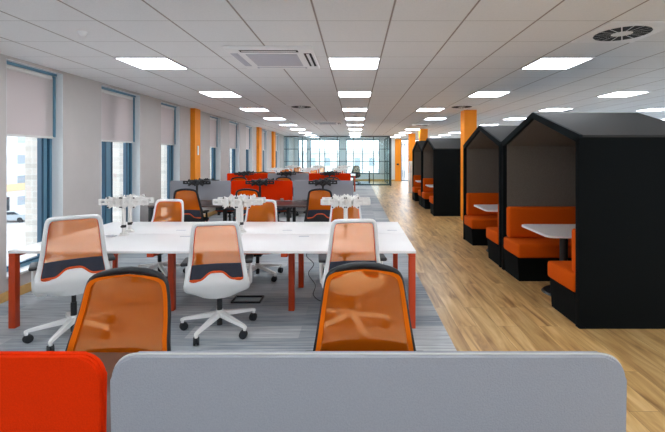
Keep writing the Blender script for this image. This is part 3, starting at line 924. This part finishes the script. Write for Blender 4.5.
# cables and floor item under the near bench
def cable(pts, label, r=.004, m=None):
    bm = nb(); P_ = [Vector(p) for p in pts]; out = []
    for i in range(len(P_)-1):
        p0 = P_[max(i-1, 0)]; p1 = P_[i]; p2 = P_[i+1]; p3 = P_[min(i+2, len(P_)-1)]
        for k in range(6):
            s = k/6; out.append(.5*((2*p1)+(-p0+p2)*s+(2*p0-5*p1+4*p2-p3)*s*s+(-p0+3*p1-3*p2+p3)*s**3))
    out.append(P_[-1]); add_tube(bm, out, r, 6)
    o = obj('cable', bm, m or M_black, None, 60)
    tag(o, label, 'cable', 'cables under and on the near bench'); return o
cable([(-.52, 4.5, .69), (-.49, 4.5, .58), (-.55, 4.48, .48), (-.47, 4.5, .38), (-.53, 4.5, .27), (-.45, 4.48, .15), (-.47, 4.46, .05), (-.40, 4.4, .006), (-.32, 4.38, .006)],
      'thin black kinked cable hanging beside the inner orange leg')
cable([(-.2, 4.55, .69), (-.18, 4.55, .5), (-.24, 4.52, .36), (-.15, 4.5, .2), (-.2, 4.45, .05), (-.08, 4.35, .006), (.12, 4.3, .006), (.2, 4.45, .006)],
      'thin black cable trailing to the floor under the right end of the white bench')
for k, x in enumerate([-2.54, -1.28]):
    cable([(x-.20, 4.36, .725), (x-.12, 4.40, .725), (x-.16, 4.33, .725), (x-.09, 4.32, .725), (x-.07, 4.38, .725)],
          'short loose cable lying at the foot of the %s monitor arm' % ('left' if k == 0 else 'middle'), .004, M_grille)
bm = nb()
add_box(bm, -.16, .16, -.10, -.085, 0, .02, .003); add_box(bm, -.16, .16, .085, .10, 0, .02, .003)
add_box(bm, -.16, -.145, -.085, .085, 0, .02, .003); add_box(bm, .145, .16, -.085, .085, 0, .02, .003)
o = obj('floor_frame', bm, M_black, None, 40); o.location = (-1.19, 4.42, .001)
tag(o, 'flat black rectangular frame on the carpet under the white bench', 'frame')

# ------------------------------------------------------------------ meeting booths
BL, BD, BE, BP = 1.965, 1.23, 1.79, 2.10   # length (Y), depth (X), eave, peak
def booth(label, y):
    t = thing('meeting_booth', label, 'booth', (2.062, y, 0), 0, 'black gabled meeting booths')
    for s in (0, 1):
        y0, y1 = (0, .07) if s == 0 else (BL-.07, BL)
        bm = nb(); add_box(bm, 0, BD, y0, y1, 0, BE-.02, .006)
        sp = obj('side_panel', bm, M_booth, t, 40)
        yi = (.0702, .078) if s == 0 else (BL-.078, BL-.0702)
        boxo('lining', .05, BD-.06, yi[0], yi[1], .01, BE-.03, M_lining, sp)
    bm = nb(); mid = BL/2
    add_prism(bm, [(.07, 0), (BL-.07, 0), (BL-.07, BE-.06), (mid, BP-.08), (.07, BE-.06)], 'x', BD-.06, BD)
    obj('back_panel', bm, M_lining, t)
    # roof slabs with a dark front rim
    th = .055
    bm = nb(); add_prism(bm, [(.0, BE-.02), (.0, BE), (mid, BP), (BL, BE), (BL, BE-.02), (BL-.07, BE-.02-.02), (mid, BP-th), (.07, BE-.04)], 'x', .03, BD)
    rf = obj('roof', bm, M_broof, t)
    bm = nb(); add_prism(bm, [(.0, BE-.03), (.0, BE+.003), (mid, BP+.003), (BL, BE+.003), (BL, BE-.03), (BL-.06, BE-.06), (mid, BP-th-.012), (.06, BE-.06)], 'x', .0, .03)
    obj('roof_rim', bm, M_bedge, t)
    bm = nb(); add_prism(bm, [(.078, BE-.05), (mid, BP-th-.004), (BL-.078, BE-.05), (BL-.078, BE-.06), (mid, BP-th-.016), (.078, BE-.06)], 'x', .05, BD-.06)
    obj('roof_lining', bm, M_lining, rf)
    bm = nb(); add_cyl(bm, (.14, mid, BP-th-.05), (.14, mid, BP-th-.02), .035, .05, 20); obj('booth_light', bm, M_steel, t, 40)
    for s in (0, 1):
        def yy(a, b): return (a, b) if s == 0 else (BL-b, BL-a)
        a, b = yy(.08, .56)
        bm = nb(); poly = [(0.02, 0), (BD-.07, 0), (BD-.07, .30), (0.0, .30)]
        add_prism(bm, poly, 'y', a+.0, b); be = obj('bench', bm, M_booth, t)
        a, b = yy(.085, .61)
        bm = nb(); add_box(bm, -.01, BD-.07, a, b, .301, .478, .03, 3); obj('seat_cushion', bm, M_ofab, be, 50)
        a, b = yy(.082, .21)
        bm = nb(); add_box(bm, .03, BD-.07, a, b, .48, .895, .03, 3); obj('back_cushion', bm, M_ofab, be, 50)
    return t
def booth_table(label, y):
    t = thing('booth_table', label, 'table', (2.43, y+BL/2, 0), 0, 'white tables in the booths')
    bm = nb(); p = []
    for (cx, cy) in ((.52, .30), (-.28, .30), (-.28, -.30), (.52, -.30)):
        sx = 1 if cx > 0 else -1; sy = 1 if cy > 0 else -1
        a0 = {(1, 1): 0, (-1, 1): PI/2, (-1, -1): PI, (1, -1): 1.5*PI}[(sx, sy)]
        for k in range(6): a = a0+PI/2*k/5; p.append((cx+.08*math.cos(a), cy+.08*math.sin(a)))
    add_prism(bm, p, 'z', .712, .735); obj('tabletop', bm, M_wdesk, t)
    bm = nb(); add_cyl(bm, (0, 0, .02), (0, 0, .712), .045, seg=20); add_cyl(bm, (0, 0, .70), (0, 0, .711), .12, seg=20); obj('pedestal', bm, M_bleg, t, 40)
    bm = nb(); add_cyl(bm, (0, 0, 0), (0, 0, .02), .24, .22, 36); obj('foot_plate', bm, M_bleg, t, 40)
bl = ['black gabled meeting booth nearest the camera on the right', 'second black gabled booth, just behind the nearest one',
      'third black gabled booth, past the near right orange column', 'farthest black gabled booth along the wood floor']
tl = ['white table in the nearest booth', 'white table in the second booth', 'white table in the third booth past the orange column', 'white table in the farthest booth']
for k, y in enumerate([3.685, 5.70, 10.55, 12.57]):
    booth(bl[k], y); booth_table(tl[k], y)

# slim white unit by the far right column
t = thing('pedestal_unit', 'slim white floor-standing unit by the far right orange column', 'unit', (2.38, 17.1, 0))
bm = nb(); add_box(bm, -.10, .10, -.12, .12, .03, .85, .01); obj('body', bm, M_white, t, 40)
bm = nb(); add_box(bm, -.09, .09, -.05, .10, .85, 1.36, .01); obj('upper_panel', bm, M_white, t, 40)
boxo('foot', -.12, .12, -.14, .14, 0, .03, M_grille, t)

# ------------------------------------------------------------------ furniture in the glazed room
t = thing('meeting_table', 'dark-framed table inside the glazed room at the far end', 'table', (.3, 23.2, 0))
boxo('tabletop', -.55, .55, -.4, .4, .72, .745, M_wdesk, t, .003)
for sx in (-1, 1):
    for sy in (-1, 1): boxo('leg', sx*.5-.025, sx*.5+.025, sy*.35-.025, sy*.35+.025, 0, .72, M_bleg, t)
dk = chair('dark', 'x'); bpy.context.view_layer.update()
place(dk, -.05, 22.45, R(20), 'all-black mesh chair inside the glazed room, before its table', None, .4, 0, True)

# ------------------------------------------------------------------ outside
GZ = -7.0
struct(boxo('ground', -180, 120, -80, 260, GZ-.3, GZ, M_asph))
def building(label, x0, x1, y0, y1, h, m, band=False):
    t = thing('building', label, 'building', (x0, y0, GZ))
    boxo('wall', 0, x1-x0, 0, y1-y0, 0, h, m, t)
    boxo('roof', -.3, x1-x0+.3, -.3, y1-y0+.3, h, h+.5, M_band if band else M_bldg2, t)
    if band: boxo('band', -.1, x1-x0+.1, -.1, y1-y0+.1, 3.2, 4.3, M_band, t)
    for k in range(5):
        boxo('door', x1-x0+.0, x1-x0+.12, 3+k*9, 5+k*9, 0, 2.4, M_carg, t)
building('grey building with a tan band across the street, outside the nearest window', -85, -52, 46, 96, 15, M_bldg1, True)
building('pale block farther along the street outside the windows', -75, -46, 108, 200, 14, M_bldg2)
building('pale low block beyond the glazed room windows', -14, 4, 70, 96, 9, M_bldg2)
building('grey low block to the right beyond the end windows', 10, 40, 80, 110, 11, M_bldg1)
def car(x, y, rz, label):
    t = thing('car', label, 'car', (x, y, GZ), rz, 'cars parked outside')
    bm = nb()
    prof = [(-2.1, .35), (-2.15, .65), (-2.05, .9), (-1.3, 1.0), (-.75, 1.4), (.7, 1.43), (1.35, 1.02), (2.0, .95), (2.12, .65), (2.1, .35)]
    add_prism(bm, prof, 'y', -.85, .85); obj('body', bm, M_carp, t)
    for s in (-1, 1):
        bm = nb(); add_prism(bm, [(-1.15, 1.02), (-.68, 1.34), (.62, 1.36), (1.15, 1.03)], 'y', s*.855, s*.87); obj('window', bm, M_carg, t)
    for x_ in (-1.35, 1.3):
        for s in (-1, 1):
            bm = nb(); add_cyl(bm, (x_, s*.68, .33), (x_, s*.88, .33), .33, seg=24); obj('wheel', bm, M_rubber, t, 40)
car(-44.5, 52, R(8), 'silver car parked outside, seen through the nearest window')

# ------------------------------------------------------------------ light
w = bpy.data.worlds.new('overcast_sky'); S.world = w; w.use_nodes = True
N = w.node_tree.nodes; L = w.node_tree.links
bg = N['Background']; bg.inputs['Strength'].default_value = 3.4
tc = N.new('ShaderNodeTexCoord'); nz = N.new('ShaderNodeTexNoise'); nz.inputs['Scale'].default_value = 2.5
L.new(tc.outputs['Generated'], nz.inputs['Vector'])
r = ramp(N, [(.35, (.80, .89, 1.0, 1)), (.7, (1, .99, .98, 1))]); L.new(nz.outputs['Fac'], r.inputs['Fac'])
L.new(r.outputs['Color'], bg.inputs['Color'])

vs = S.view_settings
vs.view_transform = 'Standard'; vs.look = 'None'; vs.gamma = 1; vs.use_curve_mapping = False
vs.exposure = 0.6
S.cycles.max_bounces = 10; S.cycles.diffuse_bounces = 6; S.cycles.transparent_max_bounces = 24
S.cycles.sample_clamp_indirect = 6
